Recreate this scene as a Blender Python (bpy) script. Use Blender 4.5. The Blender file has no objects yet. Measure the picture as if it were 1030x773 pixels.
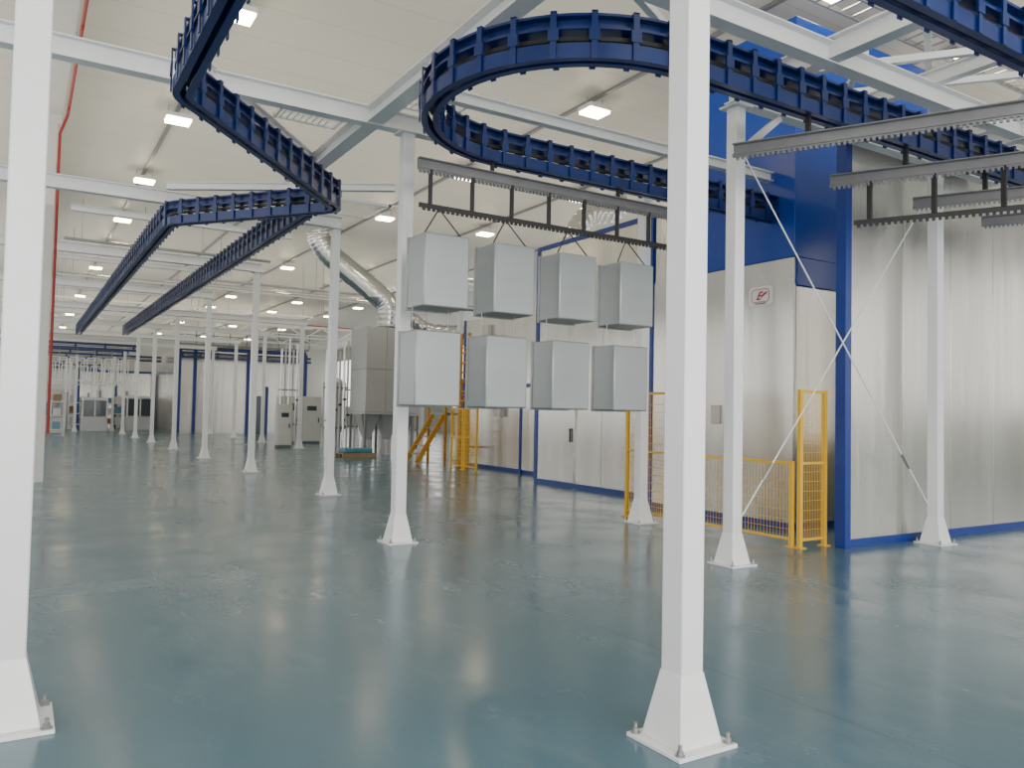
import bpy, bmesh, math, random
from mathutils import Vector, Matrix
random.seed(4)
S = bpy.context.scene
C = S.collection
PI = math.pi

# ------------------------------------------------------------------ materials
def mat(name, col, rough=0.5, metal=0.0, var=0.0, scale=3.0, bump=0.0, emit=None, estr=0.0, rvar=0.0, stretch=None):
    m = bpy.data.materials.new(name); m.use_nodes = True
    nt = m.node_tree; b = nt.nodes['Principled BSDF']
    b.inputs['Base Color'].default_value = (*col, 1)
    b.inputs['Roughness'].default_value = rough
    b.inputs['Metallic'].default_value = metal
    tc = nt.nodes.new('ShaderNodeTexCoord')
    nz = nt.nodes.new('ShaderNodeTexNoise'); nz.inputs['Scale'].default_value = scale
    nz.inputs['Detail'].default_value = 3
    if stretch:
        mp = nt.nodes.new('ShaderNodeMapping'); mp.inputs['Scale'].default_value = stretch
        nt.links.new(tc.outputs['Object'], mp.inputs['Vector']); nt.links.new(mp.outputs['Vector'], nz.inputs['Vector'])
    else:
        nt.links.new(tc.outputs['Object'], nz.inputs['Vector'])
    if var > 0:
        r = nt.nodes.new('ShaderNodeValToRGB')
        r.color_ramp.elements[0].position = 0.3; r.color_ramp.elements[1].position = 0.7
        r.color_ramp.elements[0].color = (*[c*(1-var) for c in col], 1)
        r.color_ramp.elements[1].color = (*[min(1, c*(1+var)) for c in col], 1)
        nt.links.new(nz.outputs['Fac'], r.inputs['Fac'])
        nt.links.new(r.outputs['Color'], b.inputs['Base Color'])
    if rvar > 0:
        mr = nt.nodes.new('ShaderNodeMapRange')
        mr.inputs['To Min'].default_value = rough-rvar; mr.inputs['To Max'].default_value = rough+rvar
        nt.links.new(nz.outputs['Fac'], mr.inputs['Value'])
        nt.links.new(mr.outputs['Result'], b.inputs['Roughness'])
    if bump > 0:
        bp = nt.nodes.new('ShaderNodeBump'); bp.inputs['Strength'].default_value = bump; bp.inputs['Distance'].default_value = .05
        nt.links.new(nz.outputs['Fac'], bp.inputs['Height'])
        nt.links.new(bp.outputs['Normal'], b.inputs['Normal'])
    if emit:
        b.inputs['Emission Color'].default_value = (*emit, 1)
        b.inputs['Emission Strength'].default_value = estr
    return m

M = {}
M['white'] = mat('white_paint', (.80, .81, .82), .28, var=.02)
M['offwhite'] = mat('offwhite_paint', (.60, .60, .57), .4, var=.03)
M['blue'] = mat('blue_paint', (.004, .022, .13), .28, var=.15)
M['trim'] = mat('blue_trim', (.005, .035, .24), .35, var=.08)
M['navy'] = mat('blue_panel', (.004, .050, .34), .22, var=.04, scale=1)
M['panel'] = mat('booth_panel', (.64, .63, .59), .24, .8, var=.04, scale=1.0, stretch=(2.5, 2.5, .15), rvar=.08, bump=.25)
M['core'] = mat('dark_core', (.12, .12, .12), .7, var=.05)
M['galv'] = mat('galvanised', (.24, .24, .25), .38, .5, var=.06, scale=8)
M['duct'] = mat('duct_steel', (.58, .59, .60), .22, .95, var=.08, scale=2)
M['black'] = mat('black_steel', (.03, .03, .032), .5, .3, var=.1, scale=9)
M['box'] = mat('primer_grey', (.33, .36, .36), .36, .4, var=.08, scale=1.0, stretch=(.8, .8, 1.8), rvar=.06)
M['yellow'] = mat('yellow_paint', (.80, .46, .02), .4, var=.05)
M['ochre'] = mat('ochre_paint', (.55, .26, .02), .5, var=.1)
M['red'] = mat('red_pipe', (.30, .015, .012), .45, var=.05)
M['wire'] = mat('wire', (.35, .35, .36), .4, .7, var=.05)
M['cab'] = mat('filter_grey', (.46, .47, .47), .36, .3, var=.05, scale=1)
M['wall'] = mat('wall_paint', (.60, .60, .56), .7, var=.03, scale=.5)
M['light_source'] = mat('lamp_diffuser', (.9, .9, .85), .5, var=.01, emit=(1, .82, .54), estr=28)
M['teal'] = mat('teal_film', (.05, .22, .30), .3, var=.1)
M['brown'] = mat('carton', (.30, .20, .11), .8, var=.1)
M['signred'] = mat('sign_red', (.45, .012, .012), .4, var=.03)
M['glass'] = mat('dark_glass', (.05, .07, .09), .1, var=.05)

def floor_mat():
    m = bpy.data.materials.new('epoxy_floor'); m.use_nodes = True
    nt = m.node_tree; b = nt.nodes['Principled BSDF']; N = nt.nodes.new; L = nt.links.new
    tc = N('ShaderNodeTexCoord')
    n1 = N('ShaderNodeTexNoise'); n1.inputs['Scale'].default_value = .35; n1.inputs['Detail'].default_value = 5
    n2 = N('ShaderNodeTexNoise'); n2.inputs['Scale'].default_value = 1.2; n2.inputs['Detail'].default_value = 4
    L(tc.outputs['Object'], n1.inputs['Vector']); L(tc.outputs['Object'], n2.inputs['Vector'])
    r = N('ShaderNodeValToRGB')
    r.color_ramp.elements[0].position = .3; r.color_ramp.elements[1].position = .72
    r.color_ramp.elements[0].color = (.062, .134, .180, 1); r.color_ramp.elements[1].color = (.090, .172, .220, 1)
    L(n1.outputs['Fac'], r.inputs['Fac'])
    sep = N('ShaderNodeSeparateXYZ'); L(tc.outputs['Object'], sep.inputs[0])
    outs = []
    for ax, per, off in (('X', 12.0, 20.2), ('Y', 12.0, 27.8)):
        a = N('ShaderNodeMath'); a.operation = 'ADD'; a.inputs[1].default_value = off; L(sep.outputs[ax], a.inputs[0])
        p = N('ShaderNodeMath'); p.operation = 'PINGPONG'; p.inputs[1].default_value = per/2; L(a.outputs[0], p.inputs[0])
        l = N('ShaderNodeMapRange'); l.inputs['From Min'].default_value = 0; l.inputs['From Max'].default_value = .02
        l.inputs['To Min'].default_value = 1; l.inputs['To Max'].default_value = 0; L(p.outputs[0], l.inputs['Value'])
        outs.append(l)
    mx = N('ShaderNodeMath'); mx.operation = 'MAXIMUM'; L(outs[0].outputs[0], mx.inputs[0]); L(outs[1].outputs[0], mx.inputs[1])
    ml = N('ShaderNodeMath'); ml.operation = 'MULTIPLY'; ml.inputs[1].default_value = .3; L(mx.outputs[0], ml.inputs[0])
    mix = N('ShaderNodeMixRGB'); mix.inputs[2].default_value = (.02, .045, .06, 1)
    L(ml.outputs[0], mix.inputs[0]); L(r.outputs['Color'], mix.inputs[1])
    # worn scuffs
    n3 = N('ShaderNodeTexNoise'); n3.inputs['Scale'].default_value = 1.1; n3.inputs['Detail'].default_value = 9; n3.inputs['Roughness'].default_value = .72
    mp = N('ShaderNodeMapping'); mp.inputs['Scale'].default_value = (1, .4, 1); mp.inputs['Rotation'].default_value = (0, 0, .9)
    L(tc.outputs['Object'], mp.inputs['Vector']); L(mp.outputs['Vector'], n3.inputs['Vector'])
    r3 = N('ShaderNodeValToRGB'); r3.color_ramp.elements[0].position = .52; r3.color_ramp.elements[1].position = .74
    r3.color_ramp.elements[1].color = (.45, .45, .45, 1)
    L(n3.outputs['Fac'], r3.inputs['Fac'])
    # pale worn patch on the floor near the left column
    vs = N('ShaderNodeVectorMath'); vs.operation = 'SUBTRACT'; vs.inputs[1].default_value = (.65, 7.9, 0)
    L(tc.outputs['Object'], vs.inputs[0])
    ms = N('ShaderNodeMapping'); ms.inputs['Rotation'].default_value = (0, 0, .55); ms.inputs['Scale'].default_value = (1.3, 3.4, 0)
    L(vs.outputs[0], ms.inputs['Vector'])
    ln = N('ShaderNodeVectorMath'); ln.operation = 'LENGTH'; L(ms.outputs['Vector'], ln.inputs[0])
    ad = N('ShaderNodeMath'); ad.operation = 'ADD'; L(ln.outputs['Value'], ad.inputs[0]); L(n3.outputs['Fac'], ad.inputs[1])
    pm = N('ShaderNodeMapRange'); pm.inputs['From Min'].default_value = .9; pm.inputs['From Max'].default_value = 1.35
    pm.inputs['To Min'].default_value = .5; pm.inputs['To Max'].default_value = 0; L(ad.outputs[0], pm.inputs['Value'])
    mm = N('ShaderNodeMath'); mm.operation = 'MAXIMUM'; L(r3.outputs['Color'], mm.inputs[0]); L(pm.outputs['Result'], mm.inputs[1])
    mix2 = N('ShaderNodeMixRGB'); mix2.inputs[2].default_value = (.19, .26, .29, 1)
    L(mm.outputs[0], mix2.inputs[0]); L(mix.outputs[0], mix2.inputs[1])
    L(mix2.outputs[0], b.inputs['Base Color'])
    mr = N('ShaderNodeMapRange'); mr.inputs['From Min'].default_value = .3; mr.inputs['From Max'].default_value = .7
    mr.inputs['To Min'].default_value = .12; mr.inputs['To Max'].default_value = .28
    L(n2.outputs['Fac'], mr.inputs['Value'])
    ra = N('ShaderNodeMath'); ra.operation = 'MULTIPLY_ADD'; ra.inputs[1].default_value = .3; L(mm.outputs[0], ra.inputs[0]); L(mr.outputs['Result'], ra.inputs[2])
    L(ra.outputs[0], b.inputs['Roughness'])
    b.inputs['Specular IOR Level'].default_value = .62
    return m
M['floor'] = floor_mat()

def ceil_mat():
    m = bpy.data.materials.new('ceiling_panels'); m.use_nodes = True
    nt = m.node_tree; b = nt.nodes['Principled BSDF']; N = nt.nodes.new; L = nt.links.new
    tc = N('ShaderNodeTexCoord'); sep = N('ShaderNodeSeparateXYZ'); L(tc.outputs['Object'], sep.inputs[0])
    p = N('ShaderNodeMath'); p.operation = 'PINGPONG'; p.inputs[1].default_value = .6; L(sep.outputs['Y'], p.inputs[0])
    l = N('ShaderNodeMath'); l.operation = 'LESS_THAN'; l.inputs[1].default_value = .012; L(p.outputs[0], l.inputs[0])
    ml = N('ShaderNodeMath'); ml.operation = 'MULTIPLY'; ml.inputs[1].default_value = .3; L(l.outputs[0], ml.inputs[0])
    n = N('ShaderNodeTexNoise'); n.inputs['Scale'].default_value = .3; L(tc.outputs['Object'], n.inputs['Vector'])
    r = N('ShaderNodeValToRGB'); r.color_ramp.elements[0].color = (.62, .60, .53, 1); r.color_ramp.elements[1].color = (.69, .67, .60, 1)
    L(n.outputs['Fac'], r.inputs['Fac'])
    mix = N('ShaderNodeMixRGB'); mix.inputs[2].default_value = (.22, .21, .19, 1)
    L(ml.outputs[0], mix.inputs[0]); L(r.outputs['Color'], mix.inputs[1]); L(mix.outputs[0], b.inputs['Base Color'])
    b.inputs['Roughness'].default_value = .45
    return m
M['ceil'] = ceil_mat()

# ------------------------------------------------------------------ mesh helpers
class MB:
    def __init__(s): s.v = []; s.f = []
    def add(s, vs, fs):
        n = len(s.v); s.v += [tuple(v) for v in vs]; s.f += [tuple(i+n for i in f) for f in fs]; return s
    def box(s, x0, x1, y0, y1, z0, z1):
        vs = [(x0,y0,z0),(x1,y0,z0),(x1,y1,z0),(x0,y1,z0),(x0,y0,z1),(x1,y0,z1),(x1,y1,z1),(x0,y1,z1)]
        return s.add(vs, [(3,2,1,0),(4,5,6,7),(0,1,5,4),(1,2,6,5),(2,3,7,6),(3,0,4,7)])
    def frus(s, cx, cy, a, b, z0, z1):
        vs = [(cx-a,cy-a,z0),(cx+a,cy-a,z0),(cx+a,cy+a,z0),(cx-a,cy+a,z0),(cx-b,cy-b,z1),(cx+b,cy-b,z1),(cx+b,cy+b,z1),(cx-b,cy+b,z1)]
        return s.add(vs, [(3,2,1,0),(4,5,6,7),(0,1,5,4),(1,2,6,5),(2,3,7,6),(3,0,4,7)])
    def sweep(s, path, sec):
        P = [Vector(p) for p in path]; n = len(P); k = len(sec); vs = []
        for i in range(n):
            t0 = (P[i]-P[i-1]).normalized() if i > 0 else None
            t1 = (P[i+1]-P[i]).normalized() if i < n-1 else None
            t0 = t0 or t1; t1 = t1 or t0
            t = (t0+t1).normalized(); sc = 1/max(.3, t.dot(t1))
            ref = Vector((0,0,1)) if abs(t.z) < .95 else Vector((1,0,0))
            sd = t.cross(ref).normalized(); up = sd.cross(t)
            for a, b in sec: vs.append(P[i]+sd*a*sc+up*b)
        fs = []
        for i in range(n-1):
            for j in range(k):
                j2 = (j+1) % k; fs.append((i*k+j, i*k+j2, (i+1)*k+j2, (i+1)*k+j))
        fs.append(tuple(range(k))[::-1]); fs.append(tuple((n-1)*k+j for j in range(k)))
        return s.add(vs, fs)
    def bar(s, p0, p1, w, h):
        return s.sweep([p0, p1], [(-w/2,-h/2),(w/2,-h/2),(w/2,h/2),(-w/2,h/2)])
    def comb(s, p0, d, L, step, tooth, ztop, zmid, zbot, th):
        out = [(0, zmid), (0, ztop), (L, ztop), (L, zmid)]
        n = int(L/step); x = L-(L-n*step)/2
        for i in range(n):
            c = x-(i+.5)*step
            out += [(c+tooth/2, zmid), (c+tooth/2, zbot), (c-tooth/2, zbot), (c-tooth/2, zmid)]
        sd = Vector((d.y, -d.x, 0)); k = len(out)
        vs = [Vector(p0)+d*a+Vector((0,0,b))+sd*(th/2) for a, b in out]+[Vector(p0)+d*a+Vector((0,0,b))-sd*(th/2) for a, b in out]
        fs = [tuple(range(k)), tuple(range(2*k-1, k-1, -1))]+[(i, (i+1) % k, k+(i+1) % k, k+i) for i in range(k)]
        return s.add(vs, fs)
    def tube(s, pts, r, n=10):
        P = [Vector(p) for p in pts]; m = len(P); vs = []
        rs = r if isinstance(r, list) else [r]*m
        t0 = (P[1]-P[0]).normalized()
        ref = Vector((0,0,1)) if abs(t0.z) < .9 else Vector((1,0,0))
        sd = t0.cross(ref).normalized()
        for i in range(m):
            a = (P[i]-P[i-1]) if i > 0 else (P[1]-P[0]); b = (P[i+1]-P[i]) if i < m-1 else a
            t = (a.normalized()+b.normalized()).normalized()
            sd = (sd - t*sd.dot(t)).normalized(); up = sd.cross(t)
            for j in range(n):
                q = 2*PI*j/n; vs.append(P[i]+(sd*math.cos(q)+up*math.sin(q))*rs[i])
        fs = [(i*n+j, i*n+(j+1) % n, (i+1)*n+(j+1) % n, (i+1)*n+j) for i in range(m-1) for j in range(n)]
        fs.append(tuple(range(n))[::-1]); fs.append(tuple((m-1)*n+j for j in range(n)))
        return s.add(vs, fs)
    def build(s, name, m, parent=None, bevel=0, local=False):
        me = bpy.data.meshes.new(name)
        off = Vector((0,0,0))
        if parent is not None and not local:
            q = parent
            while q is not None: off += q.location; q = q.parent
        me.from_pydata([tuple(Vector(v)-off) for v in s.v], [], s.f)
        bm = bmesh.new(); bm.from_mesh(me); bmesh.ops.recalc_face_normals(bm, faces=bm.faces[:]); bm.to_mesh(me); bm.free()
        me.shade_smooth(); me.set_sharp_from_angle(angle=math.radians(32))
        me.materials.append(M[m] if isinstance(m, str) else m)
        o = bpy.data.objects.new(name, me); C.objects.link(o)
        if parent is not None: o.parent = parent
        if bevel:
            b = o.modifiers.new('bevel', 'BEVEL'); b.width = bevel; b.segments = 2; b.limit_method = 'ANGLE'; b.angle_limit = .6
        return o

def tag(o, label, cat, group=None, kind=None):
    o['label'] = label; o['category'] = cat
    if group: o['group'] = group
    if kind: o['kind'] = kind
    return o
def thing(name, label, cat, loc=(0,0,0), group=None, rz=0):
    o = bpy.data.objects.new(name, None); C.objects.link(o); o.location = loc; o.rotation_euler = (0,0,rz)
    o.empty_display_size = .2
    return tag(o, label, cat, group)
def struct(name, mb, m):
    o = mb.build(name, m); o['kind'] = 'structure'; return o
def dup(root, loc, label, group=None, rz=0, skip=()):
    r = root.copy(); C.objects.link(r); r.location = loc; r.rotation_euler = (0,0,rz); r['label'] = label
    if group: r['group'] = group
    for ch in list(root.children):
        if ch.name.split('.')[0] in skip: continue
        c = ch.copy(); C.objects.link(c); c.parent = r
        for g in list(ch.children):
            d = g.copy(); C.objects.link(d); d.parent = c
    return r
ORD = ['first','second','third','fourth','fifth','sixth','seventh','eighth','ninth','tenth','eleventh','twelfth','thirteenth','fourteenth','fifteenth','sixteenth','seventeenth','eighteenth']

def fillet(pts, rad, n=10):
    P = [Vector((p[0], p[1], 0)) for p in pts]; out = [P[0]]
    for i in range(1, len(P)-1):
        r = rad[i-1]; a = (P[i-1]-P[i]).normalized(); b = (P[i+1]-P[i]).normalized()
        ang = a.angle(b); d = r/math.tan(ang/2)
        cen = P[i]+(a+b).normalized()*(r/math.sin(ang/2))
        s = P[i]+a*d-cen; e = P[i]+b*d-cen
        tot = s.angle(e); sg = 1 if s.cross(e).z > 0 else -1
        for k in range(n+1):
            q = Matrix.Rotation(sg*tot*k/n, 3, 'Z') @ s; out.append(cen+q)
    out.append(P[-1]); return out
def resample(path, step, start=.2):
    out = []; acc = start
    for i in range(len(path)-1):
        a, b = path[i], path[i+1]; L = (b-a).length
        if L < 1e-6: continue
        d = (b-a)/L
        while acc <= L:
            out.append((a+d*acc, math.atan2(d.y, d.x))); acc += step
        acc -= L
    return out

# ------------------------------------------------------------------ setting
CZ = 8.25
struct('floor', MB().box(-5, 30, -12, 86, -.2, 0), 'floor')
struct('ceiling', MB().box(-5, 30, -12, 86, CZ, CZ+.2), 'ceil')
struct('wall_far', MB().box(-5, 30, 86, 86.3, 0, CZ), 'wall')
lw = MB().box(-5.2, -5, -12, 86, 0, 1.0).box(-5.2, -5, -12, 86, 7.0, CZ)
for y in range(-12, 88, 7): lw.box(-5.2, -5, y, y+1.2, 1.0, 7.0)
struct('wall_left', lw, 'wall')
rw = MB().box(30, 30.2, -12, 86, 0, 2.0).box(30, 30.2, -12, 86, 7.0, CZ)
for y in range(-12, 88, 7): rw.box(30, 30.2, y, y+1.5, 2.0, 7.0)
struct('wall_right', rw, 'wall')
for i, x in enumerate((2.75, 6.4, 10.0, 13.8, 17.6)):
    struct('trim_%d' % (i+1), MB().box(x-.04, x+.04, -6, 85, CZ-.06, CZ), 'galv')

t = thing('building_pillar', 'slender off-white building pillar directly behind the near left column', 'pillar', (.28, 19, 0))
MB().box(.12, .46, 18.85, 19.15, 0, 7.6).build('shaft', 'offwhite', t, .01)
MB().box(.05, .53, 18.8, 19.2, 7.4, 7.6).build('capital', 'offwhite', t)
tag(MB().box(.0, .55, -2, 85, 7.6, CZ).build('roof_beam', 'offwhite'), 'long off-white roof beam running over the building pillar beside red pipe', 'beam')
t = thing('sprinkler_pipe', 'thin dark red pipe along the roof beam dropping down against the building pillar at left', 'pipe', (.60, 18.8, 7.5))
MB().tube([(.62, -2, 7.55), (.62, 18.6, 7.55), (.58, 18.75, 7.45), (.50, 18.80, 7.2), (.50, 18.80, 1.0)], .030).build('pipe', 'red', t)
for y in range(4, 19, 4):
    MB().tube([(.62, y, 7.55), (.62, y, CZ)], .008, 5).build('pipe_hanger', 'wire', t)
    MB().tube([(.62, y+2, 7.55), (.62, y+2, 7.45)], .02, 6).build('sprinkler_head', 'red', t)

# ------------------------------------------------------------------ columns
def column_proto(label, loc, group):
    r = thing('steel_column', label, 'column', (0,0,0), group)
    MB().box(-.073, .073, -.073, .073, .02, 5.04).build('shaft', 'white', r, .008)
    MB().frus(0, 0, .138, .0745, .02, .35).build('base_flare', 'white', r, .004)
    MB().box(-.19, .19, -.19, .19, 0, .02).build('base_plate', 'white', r, .003)
    MB().box(-.13, .13, -.13, .13, 5.04, 5.06).build('cap_plate', 'white', r)
    for sx in (-1, 1):
        for sy in (-1, 1):
            x, y = sx*.158, sy*.158
            b = MB().tube([(x, y, .02), (x, y, .070)], .010, 8)
            b.tube([(x, y, .02), (x, y, .026)], .024, 12); b.tube([(x, y, .026), (x, y, .043)], .017, 6)
            b.build('anchor_bolt', 'wire', r)
    r.location = loc
    return r
G = 'white steel columns with flared bases'
proto = column_proto('nearest tall white steel column, in front right of centre, bolted base plate fully visible', (2.83, 2.93, 0), G)
nl = dup(proto, (-.01, 4.70, 0), 'large white steel column cropped by the left edge of the photo', G); nl.scale = (1.12, 1.12, 1)
dup(proto, (6.66, 6.15, 0), 'white column right of the nearest one, left end of the crossed tie rods', G)
dup(proto, (10.29, 6.0, 0), 'white column in front of the pale partition, right end of crossed tie rods', G)
dup(proto, (7.98, 9.18, 0), 'white column beside far end of yellow fence, right of the hanging boxes', G)
dup(proto, (3.98, 9.03, 0), 'white column passing in front of the leftmost hanging grey boxes', G)
for i in range(8):
    dup(proto, (5.0, 14.6+5.93*i, 0), 'white column, %s from the near end of the long receding aisle row' % ORD[i], G, skip=('anchor_bolt',) if i > 1 else ())
for i, y in enumerate((32.4, 38.3, 44.2, 50.2)):
    dup(proto, (9.8, y, 0), 'thin distant white column, %s from front in the row before the far booth' % ORD[i], G, skip=('anchor_bolt',))
for i, y in enumerate((54.0, 60.0, 66.0)):
    dup(proto, (2.8, y, 0), 'small distant white column at far left end of aisle, %s of its row' % ORD[i], G, skip=('anchor_bolt',))
for i, (x, y) in enumerate(((13.3, 28.2), (12.7, 24.0))):
    dup(proto, (x, y, 0), ['white column right of the grey filter unit', 'white column behind the second row of hanging boxes near the ochre ladder'][i], G, skip=('anchor_bolt',))

# ------------------------------------------------------------------ white steel beams
def isec(w, h, t=.014):
    return [(-w/2,-h/2),(w/2,-h/2),(w/2,-h/2+t),(t/2,-h/2+t),(t/2,h/2-t),(w/2,h/2-t),(w/2,h/2),(-w/2,h/2),(-w/2,h/2-t),(-t/2,h/2-t),(-t/2,-h/2+t),(-w/2,-h/2+t)]
def ibeam(p0, p1, label, w=.16, h=.22, group='white steel support beams under the ceiling'):
    o = MB().sweep([p0, p1], isec(w, h)).build('steel_beam', 'white')
    return tag(o, label, 'beam', group)
BZ = 5.17
ibeam((-4.9, 9.05, BZ), (8.05, 9.05, BZ), 'white cross beam carried by the column in front of the hanging boxes')
for i in range(8):
    y = 14.6+5.93*i
    ibeam((-4.9, y, BZ), (5.1 if i < 3 or i > 6 else 10.0, y, BZ), 'white cross beam over the aisle, on the %s column of the long row' % ORD[i])
for i in range(7):
    y = 17.5+5.93*i
    ibeam((.7, y, BZ+.25), (5.0, y, BZ+.25), 'lighter white cross beam between aisle columns, %s from front' % ORD[i], .1, .12)
ibeam((0, 4.95, BZ+.02), (12, 4.95, BZ+.02), 'white beam directly above the near straight of the blue loop track')
ibeam((6.5, 6.1, BZ), (12, 6.1, BZ), 'white beam spanning the two columns with crossed tie rods')
ibeam((3.52, 2.0, BZ), (3.52, 11.7, BZ), 'white lengthwise beam crossing the left end of the blue loop track', .2, .2)
ibeam((6.64, 1.5, BZ+.05), (6.64, 6.1, BZ+.05), 'white lengthwise beam above the grey hanging bars at upper right')
ibeam((10.3, 2.0, BZ), (10.3, 6.05, BZ), 'white lengthwise beam at the far right above the track')
ibeam((1.4, 8.7, BZ+.03), (3.65, 11.5, BZ+.03), 'white diagonal beam above the angled blue track at upper left', .14, .18)
ibeam((3.7, 8.0, BZ+.03), (9.4, 8.0, BZ+.03), 'white beam above the rear straight of blue loop track', .12, .14)
ibeam((1.9, 13.9, BZ+.02), (5.0, 11.8, BZ+.02), 'short white diagonal beam beside the blue track corner', .10, .12)
ibeam((8.4, 1.5, BZ+.2), (8.4, 6.1, BZ+.2), 'white lengthwise beam between the two braced columns overhead', .12, .16)
for a, b, l in (((6.7, 6.0, 5.35), (8.8, 3.4, 5.35), 'slim white diagonal brace behind the grey hanging bars'),
                ((5.0, 5.0, 5.35), (6.55, 2.6, 5.35), 'slim white diagonal brace right of nearest column top'),
                ((6.7, 4.0, 5.5), (10.2, 6.0, 5.5), 'slim white brace slanting toward the tie-rod column on the right'),
                ((4.0, 5.1, 5.34), (6.5, 6.3, 5.34), 'slim white brace inside the right part of the loop track'),
                ((6.75, 6.1, 4.6), (7.3, 6.1, 5.05), 'short white knee brace at top of the left braced column'),
                ((8.7, 3.3, 5.5), (10.2, 4.9, 5.5), 'slim white brace at the top right corner of the photo'),
                ((7.3, 5.0, 5.42), (8.3, 6.0, 5.42), 'short slim brace between the two beams over the tie rods'),
                ((8.5, 6.0, 5.6), (10.2, 3.9, 5.6), 'slim white brace crossing above the rearmost load bars')):
    tag(MB().bar(a, b, .07, .07).build('brace', 'white'), l, 'brace', 'white overhead braces')
for a, b, l in (((6.75, 6.1, 4.5), (10.2, 6.05, .52), 'tie rod slanting down to the right between the two braced columns'),
                ((10.2, 6.12, 4.5), (6.76, 6.18, .42), 'tie rod slanting down to the left between the two braced columns')):
    r = thing('tie_rod', l, 'tie rod', a, 'crossed tie rods')
    a = Vector(a); b = Vector(b); d = (b-a).normalized()
    MB().tube([a, b], .009, 8).build('rod', 'white', r)
    m = b-d*.75
    MB().tube([m-d*.12, m+d*.12], .020, 8).build('turnbuckle', 'wire', r)
def tray(x0, x1, y0, y1, z, label):
    r = thing('mesh_tray', label, 'mesh tray', ((x0+x1)/2, (y0+y1)/2, z), 'wire mesh trays on the white beams')
    f = MB().box(x0, x1, y0, y0+.03, z, z+.05).box(x0, x1, y1-.03, y1, z, z+.05).box(x0, x0+.03, y0, y1, z, z+.05).box(x1-.03, x1, y0, y1, z, z+.05)
    f.build('frame', 'white', r)
    g = MB(); n = int((x1-x0)/.08)
    for i in range(1, n): g.box(x0+i*.08, x0+i*.08+.012, y0, y1, z+.015, z+.03)
    k = int((y1-y0)/.16)
    for i in range(1, k): g.box(x0, x1, y0+i*.16, y0+i*.16+.012, z+.012, z+.018)
    g.build('grating', 'white', r)
tray(2.6, 3.40, 9.2, 10.1, 5.30, 'white mesh tray left of the column before the hanging boxes')
tray(3.7, 4.5, 8.1, 8.9, 5.30, 'white mesh tray right above the leftmost hanging box')
tray(4.4, 5.6, 13.4, 14.5, 5.30, 'white mesh tray at head of the first aisle row column')
for q, (y, x0, x1) in enumerate(((38.0, .8, 12.0), (43.0, .8, 16.0), (47.5, .8, 16.0))):
    r = thing('lattice_truss', 'pale lattice truss crossing the hall far away, %s from front' % ORD[q], 'truss', (x0, y, 5.6), 'pale lattice trusses')
    for zz in (5.5, 6.1): MB().bar((x0, y, zz), (x1, y, zz), .07, .07).build('chord', 'white', r)
    n = int((x1-x0)/.9)
    for i in range(n):
        a = x0+(x1-x0)*i/n; b_ = x0+(x1-x0)*(i+1)/n
        MB().bar((a, y, 5.5 if i % 2 else 6.1), (b_, y, 6.1 if i % 2 else 5.5), .04, .04).build('web_bar', 'white', r)
    for x in (x0+.5, (x0+x1)/2, x1-.5): MB().tube([(x, y, 6.1), (x, y, CZ)], .015, 5).build('hanger', 'wire', r)

# ------------------------------------------------------------------ blue overhead conveyor tracks
def brk_mb():
    b = MB().box(-.026, .026, -.112, -.098, -.20, .20).box(-.026, .026, .098, .112, -.20, .20)
    b.box(-.026, .026, -.112, .112, .188, .20)
    b.box(-.045, .045, -.118, -.098, -.05, .05).box(-.045, .045, .098, .118, -.05, .05)
    return b
brk_src = brk_mb()
brk_me = None
def track(pts, rads, label, step=.5, z=4.7, n=10):
    global brk_me
    path = fillet(pts, rads, n) if rads else [Vector((p[0], p[1], 0)) for p in pts]
    root = thing('conveyor_track', label, 'conveyor track', (path[0].x, path[0].y, z), 'blue overhead conveyor tracks')
    MB().sweep([Vector((p.x, p.y, z+.125)) for p in path], isec(.16, .13, .022)).build('upper_rail', 'blue', root)
    for s in (-1, 1):
        c = [(s*.09,-.064),(s*.09,.064),(s*.025,.064),(s*.025,.052),(s*.078,.052),(s*.078,-.052),(s*.025,-.052),(s*.025,-.064)]
        MB().sweep([Vector((p.x, p.y, z-.125)) for p in path], c).build('lower_rail', 'blue', root)
    MB().sweep([Vector((p.x, p.y, z+.005)) for p in path], [(-.02,-.018),(.02,-.018),(.02,.018),(-.02,.018)]).build('chain', 'black', root)
    S_ = sorted(resample(path, step), key=lambda q: q[0].length)
    rest = MB()
    for i, (p, a) in enumerate(S_):
        if i < 100:
            if brk_me is None:
                o = brk_src.build('bracket', 'blue', root, local=True); brk_me = o.data
            else:
                o = bpy.data.objects.new('bracket', brk_me); C.objects.link(o); o.parent = root
            o.location = (p.x-path[0].x, p.y-path[0].y, 0); o.rotation_euler = (0,0,a)
        else:
            R_ = Matrix.Rotation(a, 3, 'Z')
            rest.add([R_ @ Vector(v)+Vector((p.x, p.y, z)) for v in brk_src.v], brk_src.f)
    if rest.v:
        o = rest.build('far_brackets', 'blue', root); o['kind'] = 'stuff'
    return root
track([(14, 3.25), (1.18, 3.25), (1.18, 7.95), (3.88, 11.2), (1.95, 13.7), (1.95, 37.5)], [1.2, .4, .3, .6],
      'blue track zigzagging at upper left then receding down the aisle on the left', .34, n=6)
track([(3.58, 11.8), (3.58, 36.3)], None, 'blue straight track receding down the aisle, right one of the pair', .34)
track([(14, 4.95), (3.22, 4.95), (3.22, 7.95), (9.44, 7.95)], [1.49, 1.49],
      'blue U-shaped loop track above the hanging boxes entering the blue booth', .32, n=18)
track([(8.0, 50.9), (16, 50.9)], None, 'distant blue cross track in front of the far booth', 1.0, z=4.75)
track([(-2.0, 58), (8, 58)], None, 'distant blue cross track carrying the third row of white carriers', 1.4, z=4.75)

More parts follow.
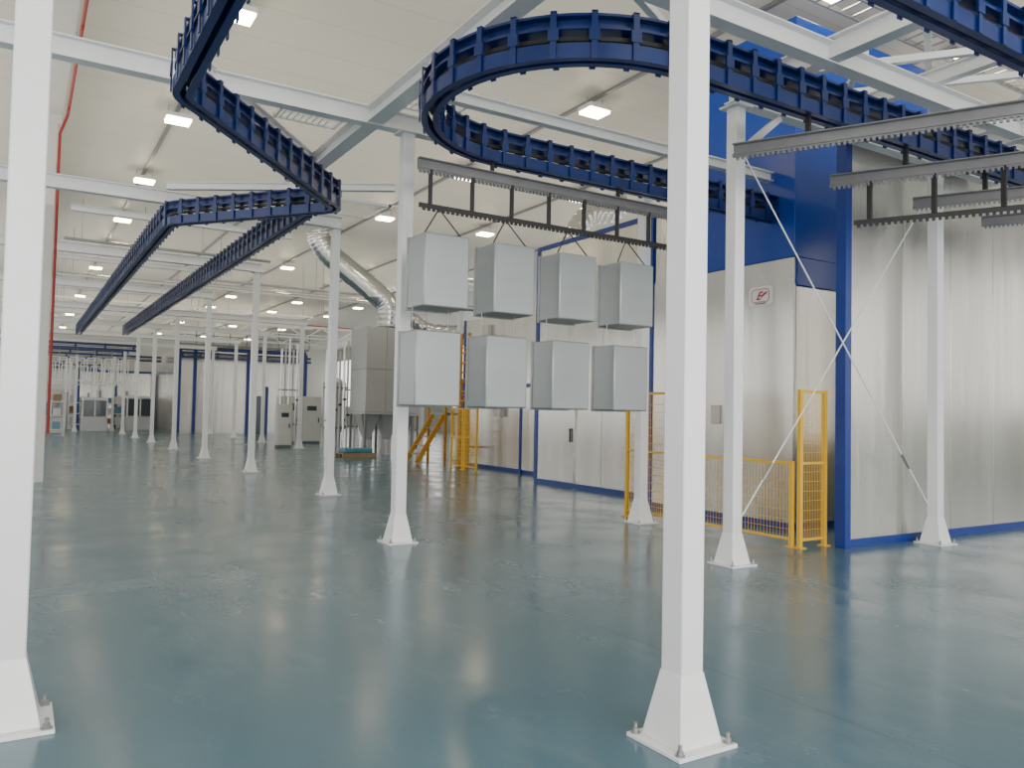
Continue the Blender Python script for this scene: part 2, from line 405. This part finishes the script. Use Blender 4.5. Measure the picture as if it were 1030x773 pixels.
# ------------------------------------------------------------------ load bars
def load_bar(p0, p1, z, label, lower=None, nh=6, inset=.12, top=4.51, carr=(.25, .75)):
    p0 = Vector((*p0, z)); p1 = Vector((*p1, z)); d = (p1-p0); L = d.length; d.normalize()
    r = thing('load_bar', label, 'load bar', tuple(p0), 'grey load bars hanging under the blue tracks')
    c = [(-.035,-.06),(.035,-.06),(.035,-.05),(-.025,-.05),(-.025,.05),(.035,.05),(.035,.06),(-.035,.06)]
    MB().sweep([p0, p1], c).build('channel', 'galv', r)
    MB().comb(p0, d, L, .05, .025, -.06, -.078, -.105, .035).build('hook_strip', 'galv', r)
    for f in carr:
        q = p0+d*(L*f)
        MB().bar(q+Vector((0,0,.06)), q+Vector((0,0,top-z)), .05, .03).build('carrier', 'black', r)
    if lower:
        a = p0+d*inset; b = p1-d*inset; a.z = b.z = lower
        MB().comb(a, d, (b-a).length, .06, .03, .028, -.022, -.05, .025).build('lower_hook_rail', 'black', r)
        for i in range(nh):
            q = a+d*((b-a).length*(i+.25)/nh)
            MB().bar((q.x, q.y, z-.06), (q.x, q.y, lower+.02), .05, .03).build('hanger', 'black', r)
    return r
load_bar((3.64, 7.95), (7.4, 7.95), 4.35, 'long grey load bar carrying the eight hanging boxes', 3.88, 7, .02)
dx, dy = .473*3.6, -.88*3.6
load_bar((6.0, 5.58), (6.0+dx, 5.58+dy), 4.29, 'topmost and nearest grey load bar at upper right', carr=(.2, .73))
load_bar((7.55, 5.6), (7.55+dx, 5.6+dy), 4.25, 'second grey load bar at upper right with black hook rail below it', 3.75, 5, .25, carr=(.21, .74))
load_bar((9.12, 5.6), (9.12+dx, 5.6+dy), 4.25, 'third grey load bar at upper right, before the pale partition', carr=(.21, .74))
load_bar((10.66, 5.6), (10.66+dx, 5.6+dy), 4.25, 'rearmost short-looking grey load bar at right photo edge', carr=(.21, .74))

# ------------------------------------------------------------------ hanging boxes
def hung_box(cx, z0, z1, zhook, label, vee=True):
    y = 7.95; w, dp = .275, .225
    r = thing('sheet_metal_box', label, 'metal box', (cx, y, z0), 'eight light grey boxes hanging from the load bar')
    MB().box(cx-w, cx+w, y-dp, y+dp, z0, z1).build('body', 'box', r, .018)
    MB().box(cx-w-.012, cx+w+.012, y+dp-.03, y+dp+.002, z0-.012, z1+.012).build('rear_flange', 'box', r, .004)
    for s in (-1, 1):
        pts = [(cx+s*.25, y-.12, z1-.02), (cx+s*.015, y, zhook)] if vee else [(cx+s*.22, y, z1-.02), (cx+s*.22, y, zhook)]
        MB().tube(pts, .008 if vee else .004, 6).build('wire_hook', 'black' if vee else 'wire', r)
    return r
nm = ['leftmost', 'second from left', 'third from left', 'rightmost']
for i, x in enumerate((3.91, 4.78, 5.68, 6.61)):
    hung_box(x, 2.74, 3.54, 3.85, 'light grey metal box, %s in the upper row under load bar' % nm[i])
    hung_box(x-.08, 1.66, 2.48, 2.755, 'light grey metal box, %s in the lower row of hanging boxes' % nm[i], False)

# ------------------------------------------------------------------ booths
def panels_x(root, x, y0, y1, z0, z1, step, m='panel', th=.05):
    n = max(1, round((y1-y0)/step)); s = (y1-y0)/n
    for i in range(n):
        MB().box(x, x+th, y0+i*s+.004, y0+(i+1)*s-.004, z0, z1).build('wall_panel', m, root, .004)
def panels_y(root, y, x0, x1, z0, z1, step, m='panel', th=.05):
    n = max(1, round((x1-x0)/step)); s = (x1-x0)/n
    for i in range(n):
        MB().box(x0+i*s+.004, x0+(i+1)*s-.004, y, y+th, z0, z1).build('wall_panel', m, root, .004)

b = thing('booth', 'pale panelled booth with tall blue hood behind the yellow fence', 'booth', (9.45, 7.6, 0))
MB().box(9.5, 16, 7.65, 10.6, 0, 3.93).build('body', 'core', b)
panels_x(b, 9.45, 7.6, 10.6, .1, 3.95, 1.0)
panels_y(b, 7.6, 9.5, 16, .1, 3.53, 1.1)
MB().box(9.44, 9.5, 7.6, 10.65, 0, .1).box(9.5, 16, 7.59, 7.65, 0, .1).build('base_trim', 'trim', b)
MB().box(9.42, 9.5, 10.6, 10.7, 0, 5.3).build('corner_trim', 'trim', b)
MB().box(9.44, 13.3, 7.58, 9.5, 3.955, 7.5).box(9.5, 16, 7.58, 7.65, 3.54, 3.955).build('hood', 'navy', b, .01)
MB().box(9.40, 9.45, 9.0, 9.16, 1.5, 1.8).build('switch_box', 'offwhite', b, .01)
b = thing('partition', 'pale panelled partition with blue end post behind the right braced column', 'partition', (8.78, 6.3, 0))
panels_y(b, 6.3, 8.9, 18, .1, 5.25, 1.14, th=.08)
MB().box(8.78, 8.9, 6.27, 6.42, 0, 5.27).build('end_post', 'trim', b, .006)
MB().box(8.9, 18, 6.285, 6.39, 0, .1).build('base_trim', 'trim', b)
MB().box(8.9, 18, 6.29, 6.39, 5.25, 5.3).build('top_trim', 'trim', b)
b = thing('booth', 'long pale panelled booth with blue edge trims behind the hanging boxes', 'booth', (10.3, 10.7, 0))
MB().box(10.35, 16, 10.7, 15.55, 0, 5.4).build('body', 'core', b)
panels_x(b, 10.3, 10.7, 15.5, .1, 5.42, 1.2)
MB().box(10.28, 10.36, 10.7, 15.6, 0, .1).build('base_trim', 'trim', b)
MB().box(10.28, 10.36, 10.7, 15.6, 5.42, 5.52).build('top_trim', 'trim', b)
MB().box(10.28, 10.4, 15.5, 15.62, .1, 5.42).build('corner_trim', 'trim', b)
d = MB().box(10.25, 10.3, 14.0, 14.9, .12, 2.3).build('door', 'panel', b, .005)
MB().bar((10.22, 14.1, 1.0), (10.22, 14.1, 1.3), .03, .03).build('handle', 'black', d)
b = thing('booth', 'lower pale booth with blue-framed door, left of the long booth', 'booth', (11.5, 15.7, 0))
MB().box(11.55, 16, 15.7, 21.35, 0, 4.35).build('body', 'core', b)
panels_x(b, 11.5, 15.7, 21.4, .1, 4.38, 1.15)
MB().box(11.48, 11.56, 15.7, 21.4, 0, .1).build('base_trim', 'trim', b)
MB().box(11.48, 11.6, 21.35, 21.45, 0, 4.4).build('corner_trim', 'trim', b)
d = MB().box(11.45, 11.5, 17.0, 18.0, .1, 2.3).build('door', 'panel', b)
MB().box(11.43, 11.5, 16.9, 17.0, 0, 2.4).box(11.43, 11.5, 18.0, 18.1, 0, 2.4).box(11.43, 11.5, 16.9, 18.1, 2.3, 2.4).build('door_frame', 'trim', d)
MB().bar((11.41, 17.2, 1.0), (11.41, 17.2, 1.25), .03, .03).build('handle', 'black', d)
for y, z in ((19.0, 1.5), (20.4, 2.6), (16.3, 3.0), (19.8, 3.7)):
    MB().box(11.36, 11.5, y, y+.35, z, z+.45).build('control_box', 'offwhite', b, .01)
b = thing('booth', 'distant pale booth with blue posts at the end of the aisle', 'booth', (8.2, 52, 0))
MB().box(8.25, 16, 52.05, 70, 0, 5.2).build('body', 'panel', b)
panels_y(b, 52, 8.2, 16, .1, 5.1, 1.3)
panels_x(b, 8.2, 52.05, 70, .1, 5.1, 1.5)
for x in (8.1, 9.0, 12.2, 13.4, 15.9):
    MB().box(x, x+.2, 51.9, 52.0, 0, 5.2 if x != 13.4 else 3).build('post', 'trim', b)
MB().box(8.1, 16, 51.85, 52, 5.1, 5.35).build('top_trim', 'trim', b)
d = MB().box(12.45, 13.35, 51.93, 52, 0, 2.4).build('door', 'glass', b)
b = thing('booth', 'small distant pale panelled booth at far left between the last columns', 'booth', (5.6, 62, 0))
panels_y(b, 61.95, 3.4, 8.0, .1, 3.9, 1.15)
MB().box(3.4, 8.0, 62.0, 68.0, 0, 3.9).build('body', 'panel', b)
for x in (3.3, 5.6, 7.9): MB().box(x, x+.15, 61.85, 61.95, 0, 4.0).build('post', 'trim', b)
MB().box(3.3, 8.05, 61.8, 61.95, 3.9, 4.05).build('top_trim', 'trim', b)

r = thing('catwalk', 'distant dark catwalk with railings on top of the far booth', 'catwalk', (5, 51.2, 5.3))
MB().box(8, 16, 51.3, 52.3, 5.4, 5.5).build('deck', 'galv', r)
for x in [8+i*1.0 for i in range(9)]:
    MB().tube([(x, 51.3, 5.5), (x, 51.3, 6.5)], .025, 5).build('railing_post', 'blue', r)
MB().tube([(8, 51.3, 6.5), (16, 51.3, 6.5)], .03, 5).build('handrail', 'blue', r)
MB().tube([(8, 51.3, 6.0), (16, 51.3, 6.0)], .02, 5).build('handrail', 'blue', r)

# logo sign: rounded white badge, dark red outline and slanted lettering
s = thing('logo_sign', 'small rounded white badge with slanted dark red emblem high on pale booth wall', 'sign', (9.44, 8.2, 3.33))
def rrect(hw, hh, rr, n=6):
    out = []
    for cx, cy, a0 in ((hw-rr, hh-rr, 0), (-hw+rr, hh-rr, PI/2), (-hw+rr, -hh+rr, PI), (hw-rr, -hh+rr, 1.5*PI)):
        for k in range(n+1):
            a = a0+PI/2*k/n; out.append((cx+rr*math.cos(a), cy+rr*math.sin(a)))
    return out
pl = rrect(.22, .145, .06); k_ = len(pl)
MB().add([(9.435, 8.2+y, 3.44+z) for y, z in pl]+[(9.45, 8.2+y, 3.44+z) for y, z in pl], [tuple(range(k_)), tuple(range(2*k_-1, k_-1, -1))]+[(i, (i+1) % k_, k_+(i+1) % k_, k_+i) for i in range(k_)]).build('plate', 'white', s)
rl = rrect(.165, .095, .05)
MB().tube([Vector((9.432, 8.2+y, 3.45+z)) for y, z in rl+rl[:1]], .005, 5).build('emblem_outline', 'signred', s)
def text_part(txt, size, mname, nm_, yoff, zoff, shear=0.0, off=.004):
    cu = bpy.data.curves.new(nm_, 'FONT'); cu.body = txt; cu.size = size; cu.extrude = .002; cu.align_x = 'CENTER'; cu.shear = shear; cu.offset = off
    tmp = bpy.data.objects.new('tmp', cu); C.objects.link(tmp); bpy.context.view_layer.update()
    me = bpy.data.meshes.new_from_object(tmp.evaluated_get(bpy.context.evaluated_depsgraph_get()))
    bpy.data.objects.remove(tmp); me.materials.clear(); me.materials.append(M[mname])
    o = bpy.data.objects.new(nm_, me); C.objects.link(o); o.parent = s
    o.matrix_local = Matrix(((0,0,-1,-.008),(-1,0,0,yoff),(0,1,0,zoff),(0,0,0,1)))
text_part('E', .17, 'signred', 'emblem_letter', .04, .06, .5, .004)
sw = [Vector((9.431, 8.18-.12*k/8, 3.41+.09*(k/8)**.6)) for k in range(9)]
MB().tube(sw, [.003+.012*math.sin(PI*k/8) for k in range(9)], 6).build('emblem_swoosh', 'signred', s)
MB().box(9.43, 9.436, 8.10, 8.30, 3.322, 3.338).build('text_line', 'core', s)

# ------------------------------------------------------------------ yellow fence
def fence(p0, p1, h, label, mid=None, gap=.1, wr=.0032, stp=.03):
    p0 = Vector((*p0, 0)); p1 = Vector((*p1, 0)); d = (p1-p0); L = d.length; d.normalize(); Z = Vector((0,0,1))
    r = thing('fence_panel', label, 'fence', tuple(p0), 'yellow safety fence panels')
    for q in (p0+d*.03, p1-d*.03):
        m = MB().bar(q, q+Z*(h+.02), .05, .05); m.box(q.x-.06, q.x+.06, q.y-.06, q.y+.06, 0, .012)
        m.build('post', 'yellow', r)
    MB().bar(p0+Z*h, p1+Z*h, .035, .035).build('top_rail', 'yellow', r)
    MB().bar(p0+Z*gap, p1+Z*gap, .03, .03).build('bottom_rail', 'yellow', r)
    if mid: MB().bar(p0+Z*mid, p1+Z*mid, .03, .03).build('middle_rail', 'yellow', r)
    w = MB(); n = int(L/stp)
    for i in range(1, n):
        q = p0+d*(L*i/n); w.tube([q+Z*gap, q+Z*h], wr, 4)
    k = int((h-gap)/.12)
    for i in range(1, k): w.tube([p0+Z*(gap+i*.12), p1+Z*(gap+i*.12)], wr*.8, 4)
    w.build('wire_mesh', 'yellow', r)
fence((8.25, 9.85), (8.25, 8.75), 1.95, 'tall yellow mesh fence panel beside the column right of hanging boxes', 1.05, wr=.0045, stp=.04)
fence((8.25, 8.70), (8.25, 7.65), 1.05, 'low yellow fence panel behind the nearest column', wr=.0028, stp=.05)
fence((8.25, 7.60), (8.25, 6.62), 1.05, 'low yellow fence panel behind the left braced column', wr=.0028, stp=.05)
fence((8.25, 6.55), (8.78, 6.55), 1.95, 'tall narrow yellow fence panel against the blue end post', 1.05)

# ------------------------------------------------------------------ ducts and filter
def duct(pts, r, label, rib=.02, m='duct'):
    P = [Vector(p) for p in pts]; out = []
    Q = [P[0]*2-P[1]]+P+[P[-1]*2-P[-2]]
    for i in range(1, len(Q)-2):
        for k in range(12):
            t = k/12; a, b, c, d = Q[i-1], Q[i], Q[i+1], Q[i+2]
            out.append(.5*((2*b)+(c-a)*t+(2*a-5*b+4*c-d)*t*t+(3*b-a-3*c+d)*t**3))
    out.append(P[-1])
    rs = [r*(1+rib if i % 3 == 0 else 1-rib) for i in range(len(out))]
    root = thing('duct', label, 'duct', tuple(P[0]))
    MB().tube(out, rs, 20).build('tube', m, root)
    MB().tube([out[0]+Vector((0,0,-.04)), out[0]+(out[1]-out[0]).normalized()*.06], r*1.12, 20).build('collar', m, root)
    return root
duct([(8.85, 27.8, 8.0), (8.95, 27.8, 7.65), (9.4, 27.7, 7.1), (10.8, 27.2, 5.95), (11.3, 27.0, 5.4), (11.3, 27.0, 4.65)], .42, 'big silver duct curving from the ceiling down to the filter unit', .012)
duct([(11.8, 27.8, 4.6), (11.9, 27.8, 4.9), (12.5, 27.7, 5.1), (13.2, 27.4, 4.7), (14.7, 27.2, 4.7)], .28, 'silver flexible duct leaving the right side of filter unit top', .05)
duct([(13.0, 18.0, 4.4), (13.0, 18.0, 6.0), (13.1, 18.0, 6.7), (13.6, 18.0, 7.3), (14.4, 18.0, 7.5), (14.8, 18.0, 7.9)], .3, 'silver duct elbow above the lower booth behind the load bar', .04)
duct([(14.6, 24, 4.4), (14.6, 24, 5.6), (14.2, 24, 6.0), (11.0, 24, 6.0)], .22, 'thin silver duct above the booth behind the hanging boxes')
duct([(14.0, 9.9, 3.95), (14.0, 9.9, 6.5), (14.2, 9.9, 7.1), (14.9, 9.9, 7.4), (19, 9.9, 7.4)], .25, 'silver duct above the blue hood at upper right', .03)

def filter_unit(cx, cy, s, label, h0=1.55, h1=4.5, nz=2):
    r = thing('filter_unit', label, 'dust filter', (cx, cy, 0))
    for ix in (-1, 1):
        for iz in range(nz):
            z0 = h0+(h1-h0)*iz/nz; z1 = h0+(h1-h0)*(iz+1)/nz
            MB().box(cx+(0 if ix > 0 else -s)+.008, cx+(s if ix > 0 else 0)-.008, cy-s, cy+s, z0+.008, z1-.008).build('housing_panel', 'cab', r, .012)
    MB().box(cx-s+.02, cx+s-.02, cy-s+.02, cy+s-.02, h0, h1-.01).build('core', 'galv', r)
    MB().box(cx-s-.03, cx+s+.03, cy-s-.03, cy+s+.03, h0-.08, h0).build('base_frame', 'cab', r)
    for k in (-1, 1):
        MB().frus(cx+k*s/2, cy, .1, s/2-.03, .55, h0-.08).build('hopper', 'cab', r)
        MB().tube([(cx+k*s/2, cy, 0), (cx+k*s/2, cy, .55)], .18, 14).build('dust_bin', 'cab', r)
    for ix in (-1, 1):
        for iy in (-1, 1):
            MB().bar((cx+ix*(s-.05), cy+iy*(s-.05), 0), (cx+ix*(s-.05), cy+iy*(s-.05), h0-.08), .08, .08).build('leg', 'galv', r)
    return r
filter_unit(11.1, 27.3, .78, 'tall grey dust filter unit with hoppers below the big silver duct', 1.55, 4.6, 2)
filter_unit(13.6, 31.5, .8, 'second grey dust filter with hoppers, partly hidden behind the hanging boxes', 1.5, 3.9)
filter_unit(12.9, 29.9, .6, 'third grey dust filter unit just right of the tallest one', 1.5, 3.4)

def cabinet(x, y, w, d, h, label, m='offwhite'):
    r = thing('control_cabinet', label, 'cabinet', (x, y, 0))
    MB().box(x-w/2, x+w/2, y-d/2, y+d/2, .1, h).build('body', m, r, .01)
    MB().box(x-w/2+.02, x+w/2-.02, y-d/2+.02, y+d/2-.02, 0, .1).build('plinth', 'core', r)
    dr = MB().box(x-w/2+.04, x+w/2-.04, y-d/2-.03, y-d/2, .15, h-.05).build('door', m, r, .005)
    MB().box(x+w/2-.14, x+w/2-.1, y-d/2-.06, y-d/2-.03, h*.45, h*.55).build('handle', 'black', dr)
    MB().box(x-w/4, x+w/4, y-d/2-.04, y-d/2-.03, h*.7, h*.8).build('display', 'glass', dr)
cabinet(10.6, 37.0, .9, .6, 2.2, 'left white control cabinet standing near the filter unit')
cabinet(11.65, 37.0, .9, .6, 2.2, 'right white control cabinet standing near the filter unit')
cabinet(9.3, 33.0, .6, .4, 1.8, 'small white control cabinet left of the vertical pipes')

def tank(x, y, rr, h, label, m='cab'):
    r = thing('tank', label, 'tank', (x, y, 0))
    MB().tube([(x, y, .5), (x, y, .8), (x, y, h-.2), (x, y, h)], [rr*.4, rr, rr, rr*.4], 20).build('shell', m, r)
    for k in range(3):
        a = 2*PI*k/3+.5
        MB().tube([(x+rr*.8*math.cos(a), y+rr*.8*math.sin(a), 0), (x+rr*.8*math.cos(a), y+rr*.8*math.sin(a), .85)], .04, 6).build('leg', 'galv', r)
    MB().tube([(x, y, h-.05), (x, y, h+.8)], .07, 8).build('outlet_pipe', 'duct', r)
tank(11.8, 34.0, .5, 3.0, 'wide grey tank behind the tall filter unit')

for g, (gx, gy, hh) in enumerate(((9.9, 28.6, 3.8), (9.9, 34.6, 4.2), (11.5, 31.2, 4.2))):
    r = thing('pipe_manifold', ['cluster of pale vertical pipes left of the grey filter unit', 'taller pipe cluster behind the pale vertical pipes', 'pipe cluster rising behind the tall filter unit'][g], 'pipes', (gx, gy, 0))
    for i in range(5):
        x = gx-.3+i*.17
        MB().tube([(x, gy, 0), (x, gy, hh+.25*(i % 3))], .04, 8).build('pipe', 'offwhite' if i % 2 else 'duct', r)
        MB().tube([(x, gy-.02, 1.2+.2*i), (x, gy-.18, 1.2+.2*i)], .045, 8).build('valve', 'black', r)
    for zz in (.9, 2.4): MB().box(gx-.4, gx+.5, gy-.02, gy+.04, zz, zz+.06).build('support_rail', 'galv', r)

r = thing('pallet', 'blue wrapped pallet on the floor in front of the filter unit', 'pallet', (9.9, 26.2, 0))
p = MB()
for k in (-.35, 0, .35): p.box(9.3, 10.5, 26.2+k-.05, 26.2+k+.05, 0, .1)
p.box(9.3, 10.5, 25.8, 26.6, .1, .14); p.build('deck', 'brown', r)
MB().box(9.4, 10.4, 25.87, 26.53, .14, .3).build('wrapped_load', 'teal', r, .04)

LX, LY = 10.95, 20.1
r = thing('access_ladder', 'ochre yellow access ladder with safety cage beside the lower booth', 'ladder', (LX, LY+.3, 0))
for y in (LY, LY+.5):
    MB().tube([(LX, y, 0), (LX, y, 3.9)], .055, 8).build('rail', 'ochre', r)
for i in range(12):
    MB().tube([(LX, LY, .25+i*.28), (LX, LY+.5, .25+i*.28)], .028, 6).build('rung', 'ochre', r)
for i in range(4):
    ring = [Vector((LX-.45*math.sin(a), LY+.25-.3*math.cos(a), 2.1+i*.45)) for a in [PI*k/10 for k in range(11)]]
    MB().tube(ring, .02, 5).build('cage_hoop', 'ochre', r)
for k in (3, 5, 7):
    a = PI*k/10; MB().tube([(LX-.45*math.sin(a), LY+.25-.3*math.cos(a), 2.1), (LX-.45*math.sin(a), LY+.25-.3*math.cos(a), 3.45)], .016, 5).build('cage_strap', 'ochre', r)
for zz in (.6, 2.0, 3.4): MB().bar((LX, LY+.25, zz), (11.49, LY+.25, zz), .05, .05).build('wall_stay', 'ochre', r)
# small stair with platform beside the ladder
r = thing('step_platform', 'ochre yellow step platform with railing left of the lower booth', 'platform', (11.9, 22.6, 0))
MB().box(11.2, 12.4, 22.0, 23.2, 1.5, 1.58).build('deck', 'galv', r)
for x in (11.2, 12.4):
    for y in (22.0, 23.2):
        MB().bar((x, y, 0), (x, y, 2.6), .07, .07).build('post', 'ochre', r)
for zz in (2.1, 2.6):
    MB().bar((11.2, 22.0, zz), (11.2, 23.2, zz), .05, .05).build('railing', 'ochre', r)
    MB().bar((11.2, 22.0, zz), (12.4, 22.0, zz), .05, .05).build('railing', 'ochre', r)
for sy in (22.1, 22.9): MB().bar((10.3, sy, .05), (11.2, sy, 1.5), .06, .14).build('stringer', 'ochre', r)
for k in range(5): MB().box(10.4+k*.17, 10.6+k*.17, 22.1, 22.9, .27+k*.27, .30+k*.27).build('step', 'galv', r)
fence((10.6, 18.9), (10.6, 19.65), 1.7, 'distant yellow fence panel at the left end of the lower booth, right one', .9, wr=.006, stp=.06)
fence((10.6, 19.7), (10.6, 20.45), 1.7, 'distant yellow fence panel at the left end of the lower booth, left one', .9, wr=.006, stp=.06)

# ------------------------------------------------------------------ ceiling lights
lp = None
def light(x, y, label, group):
    global lp
    z = 7.95
    if lp is None:
        r = thing('ceiling_light', label, 'ceiling light', (0,0,0), group)
        MB().box(-.28, .28, -.23, .23, .0, .09).build('housing', 'offwhite', r, .01)
        MB().box(-.25, .25, -.20, .20, -.055, 0).build('diffuser', 'light_source', r)
        for s in (-1, 1): MB().tube([(s*.2, 0, .09), (s*.2, 0, .30)], .008, 5).build('hanger', 'wire', r)
        lp = r; r.location = (x, y, z); return r
    return dup(lp, (x, y, z), label, group)
for x, nm_, in ((10.0, 'brightest middle ceiling row'), (13.8, 'ceiling row over the booths'), (2.75, 'left ceiling row over the aisle'), (17.6, 'right ceiling row behind the booths')):
    for i in range(13):
        light(x, 7.5+5.62*i, 'square ceiling light, %s from front in the %s' % (ORD[i], nm_), 'square ceiling lights')

def cable_tray(x0, x1, y, z, label):
    r = thing('cable_tray', label, 'cable tray', (x0, y+.2, z))
    for yy in (y, y+.4): MB().bar((x0, yy, z), (x1, yy, z), .03, .08).build('side_rail', 'wire', r)
    n = int((x1-x0)/.27)
    for i in range(n): MB().bar((x0+.1+i*.27, y, z-.02), (x0+.1+i*.27, y+.4, z-.02), .03, .02).build('rung', 'wire', r)
    for k in range(4):
        x = x0+1+k*(x1-x0-2)/3; MB().tube([(x, y, z), (x, y, CZ)], .01, 5).build('hanger', 'wire', r)
cable_tray(11, 22, 10.8, 7.6, 'ladder-type cable tray under the ceiling at upper right')
cable_tray(9, 20, 7.0, 7.7, 'second ladder-type cable tray nearer the top right photo corner')
for y, x0, x1, z, rr, m, l in ((45, 4, 20, 6.4, .05, 'red', 'distant red pipe crossing the hall below the ceiling'), (36, 5, 22, 6.9, .07, 'duct', 'distant silver pipe crossing the hall above the control cabinets'),
                              (30, 5.5, 18, 6.2, .05, 'offwhite', 'white pipe crossing the hall above the filter unit'), (41, 1, 20, 5.9, .06, 'offwhite', 'distant white pipe crossing above the far cabinets'),
                              (34, 1, 16, 6.5, .06, 'duct', 'silver pipe crossing over the far part of the aisle'), (28.9, 1, 7.5, 6.9, .05, 'duct', 'silver pipe crossing over the middle part of the aisle')):
    r = thing('pipe', l, 'pipe', (x0, y, z), 'pipes crossing the hall')
    MB().tube([(x0, y, z), (x1, y, z)], rr, 8).build('tube', m, r)
    for k in range(4):
        x = x0+.5+k*(x1-x0-1)/3; MB().tube([(x, y, z), (x, y, CZ)], .012, 5).build('hanger', 'wire', r)

# ------------------------------------------------------------------ far end furniture
def rack(x, y, w, h, label):
    r = thing('storage_rack', label, 'rack', (x, y, 0))
    for sx in (0, w):
        for sy in (0, .8): MB().bar((x+sx, y+sy, 0), (x+sx, y+sy, h), .08, .08).build('upright', 'wire', r)
    n = int(h/.7)
    for i in range(n): MB().box(x, x+w, y, y+.8, .3+i*.7, .36+i*.7).build('shelf', 'offwhite', r)
    return n
for i, (x, y, w, h) in enumerate(((.4, 57, 1.8, 2.4), (2.6, 58.5, 1.2, 2.4), (4.6, 60, 1.6, 2.6), (.7, 46, 1.2, 2.2))):
    n = rack(x, y, w, h, 'distant storage rack at the end of the aisle, %s' % ['leftmost of the rear three', 'middle of the rear three', 'rightmost of the rear three', 'nearest one beside the pillar'][i])
    for k in range(n):
        cols = ['teal', 'offwhite', 'brown', 'cab']
        for j in range(2):
            xx = x+.12+j*w/2
            tag(MB().box(xx, xx+w/2-.25, y+.1, y+.7, .36+k*.7, .36+k*.7+.35+.1*((i+j) % 2)).build('carton', cols[(i+j+k) % 4], None, .01),
                'carton on shelf %s from the bottom, %s half of the %s distant rack' % (ORD[k], ['left', 'right'][j], ['rear left', 'rear middle', 'rear right', 'nearest'][i]), 'carton', 'cartons on the distant racks')
def machine(x, y, w, h, label):
    r = thing('machine', label, 'machine', (x, y, 0))
    MB().box(x, x+w, y, y+1.2, 0, .9).build('base', 'cab', r, .02)
    for sx in (0, w/2-.04, w-.08):
        MB().box(x+sx, x+sx+.08, y, y+.08, .9, h).build('frame_post', 'white', r)
    MB().box(x+.04, x+w-.04, y+.03, y+.05, .95, h-.05).build('window_pane', 'glass', r)
    MB().box(x, x+w, y, y+1.2, h, h+.15).build('roof', 'white', r)
    MB().box(x+.1, x+w-.1, y+.6, y+1.1, .9, h).build('inner_housing', 'offwhite', r)
machine(.8, 50.5, 1.3, 1.7, 'distant glazed white machine, left of the smallest far column')
machine(3.2, 54.6, 1.4, 1.9, 'distant glazed white machine between the far columns')
machine(5.9, 57, 1.6, 2.1, 'distant glazed white machine just left of the far booth')
cp = None
for yy in (48, 53.5, 57.9, 70, 75):
    for i in range(9):
        x = -1.6+i*.82
        if cp is None:
            cp = thing('hanging_carrier', 'small white frame carrier hanging among many at the far end', 'carrier', (0,0,0), 'white carriers hanging at the far end')
            f = MB().bar((-.34, 0, 0), (.34, 0, 0), .05, .05).bar((-.34, 0, -1.2), (.34, 0, -1.2), .05, .05)
            for s_ in (-.34, 0, .34): f.bar((s_, 0, 0), (s_, 0, -1.2), .05, .05)
            f.build('frame', 'white', cp)
            MB().tube([(0,0,0), (0,0,.45)], .02, 5).build('hook', 'galv', cp)
            cp.location = (x, yy, 4.1)
        else:
            dup(cp, (x, yy, 4.1), cp['label'], cp['group'])
track([(-2.0, 48), (5.5, 48)], None, 'distant blue cross track carrying the first row of white carriers', 1.4, z=4.75)
track([(-2.0, 53.5), (5.5, 53.5)], None, 'distant blue cross track carrying the second row of white carriers', 1.4, z=4.75)
track([(-2.0, 70), (5.5, 70)], None, 'distant blue cross track carrying the fourth row of white carriers', 1.4, z=4.75)
track([(-2.0, 75), (5.5, 75)], None, 'distant blue cross track carrying the last row of white carriers', 1.4, z=4.75)

# ------------------------------------------------------------------ light
w = bpy.data.worlds.new('world'); S.world = w; w.use_nodes = True
bg = w.node_tree.nodes['Background']; bg.inputs[0].default_value = (1.0, .985, .96, 1); bg.inputs[1].default_value = 2.1
def area(loc, rot, sx, sy, e, col=(1,1,1)):
    l = bpy.data.lights.new('light_source', 'AREA'); l.shape = 'RECTANGLE'; l.size = sx; l.size_y = sy; l.energy = e; l.color = col
    o = bpy.data.objects.new('light_source', l); C.objects.link(o); o.location = loc; o.rotation_euler = rot; return o
area((2, -10, 4), (math.radians(90), 0, 0), 14, 6, 1700, (1, .98, .94))
for y in (4, 20, 38, 58, 76):
    area((8, y, 5.7), (PI, 0, 0), 22, 14, 600, (1, .93, .78))  # added unseen uplights that brighten the ceiling; no fixtures hang here
area((12.2, 7.0, 3.0), (0, math.radians(90), 0), 3.5, .5, 25, (1, .97, .92))  # added fill hidden behind the partition, lightens the booth face in the recess

# ------------------------------------------------------------------ camera
cam = bpy.data.cameras.new('camera'); co = bpy.data.objects.new('camera', cam); C.objects.link(co)
cam.sensor_width = 36; cam.lens = 36*800/1030; cam.clip_end = 300
R = Matrix.Rotation(-math.radians(31.7), 4, 'Z') @ Matrix.Rotation(PI/2+.037, 4, 'X') @ Matrix.Rotation(.02, 4, 'Z')
co.matrix_world = Matrix.Translation((0, 0, 1.6)) @ R
S.camera = co
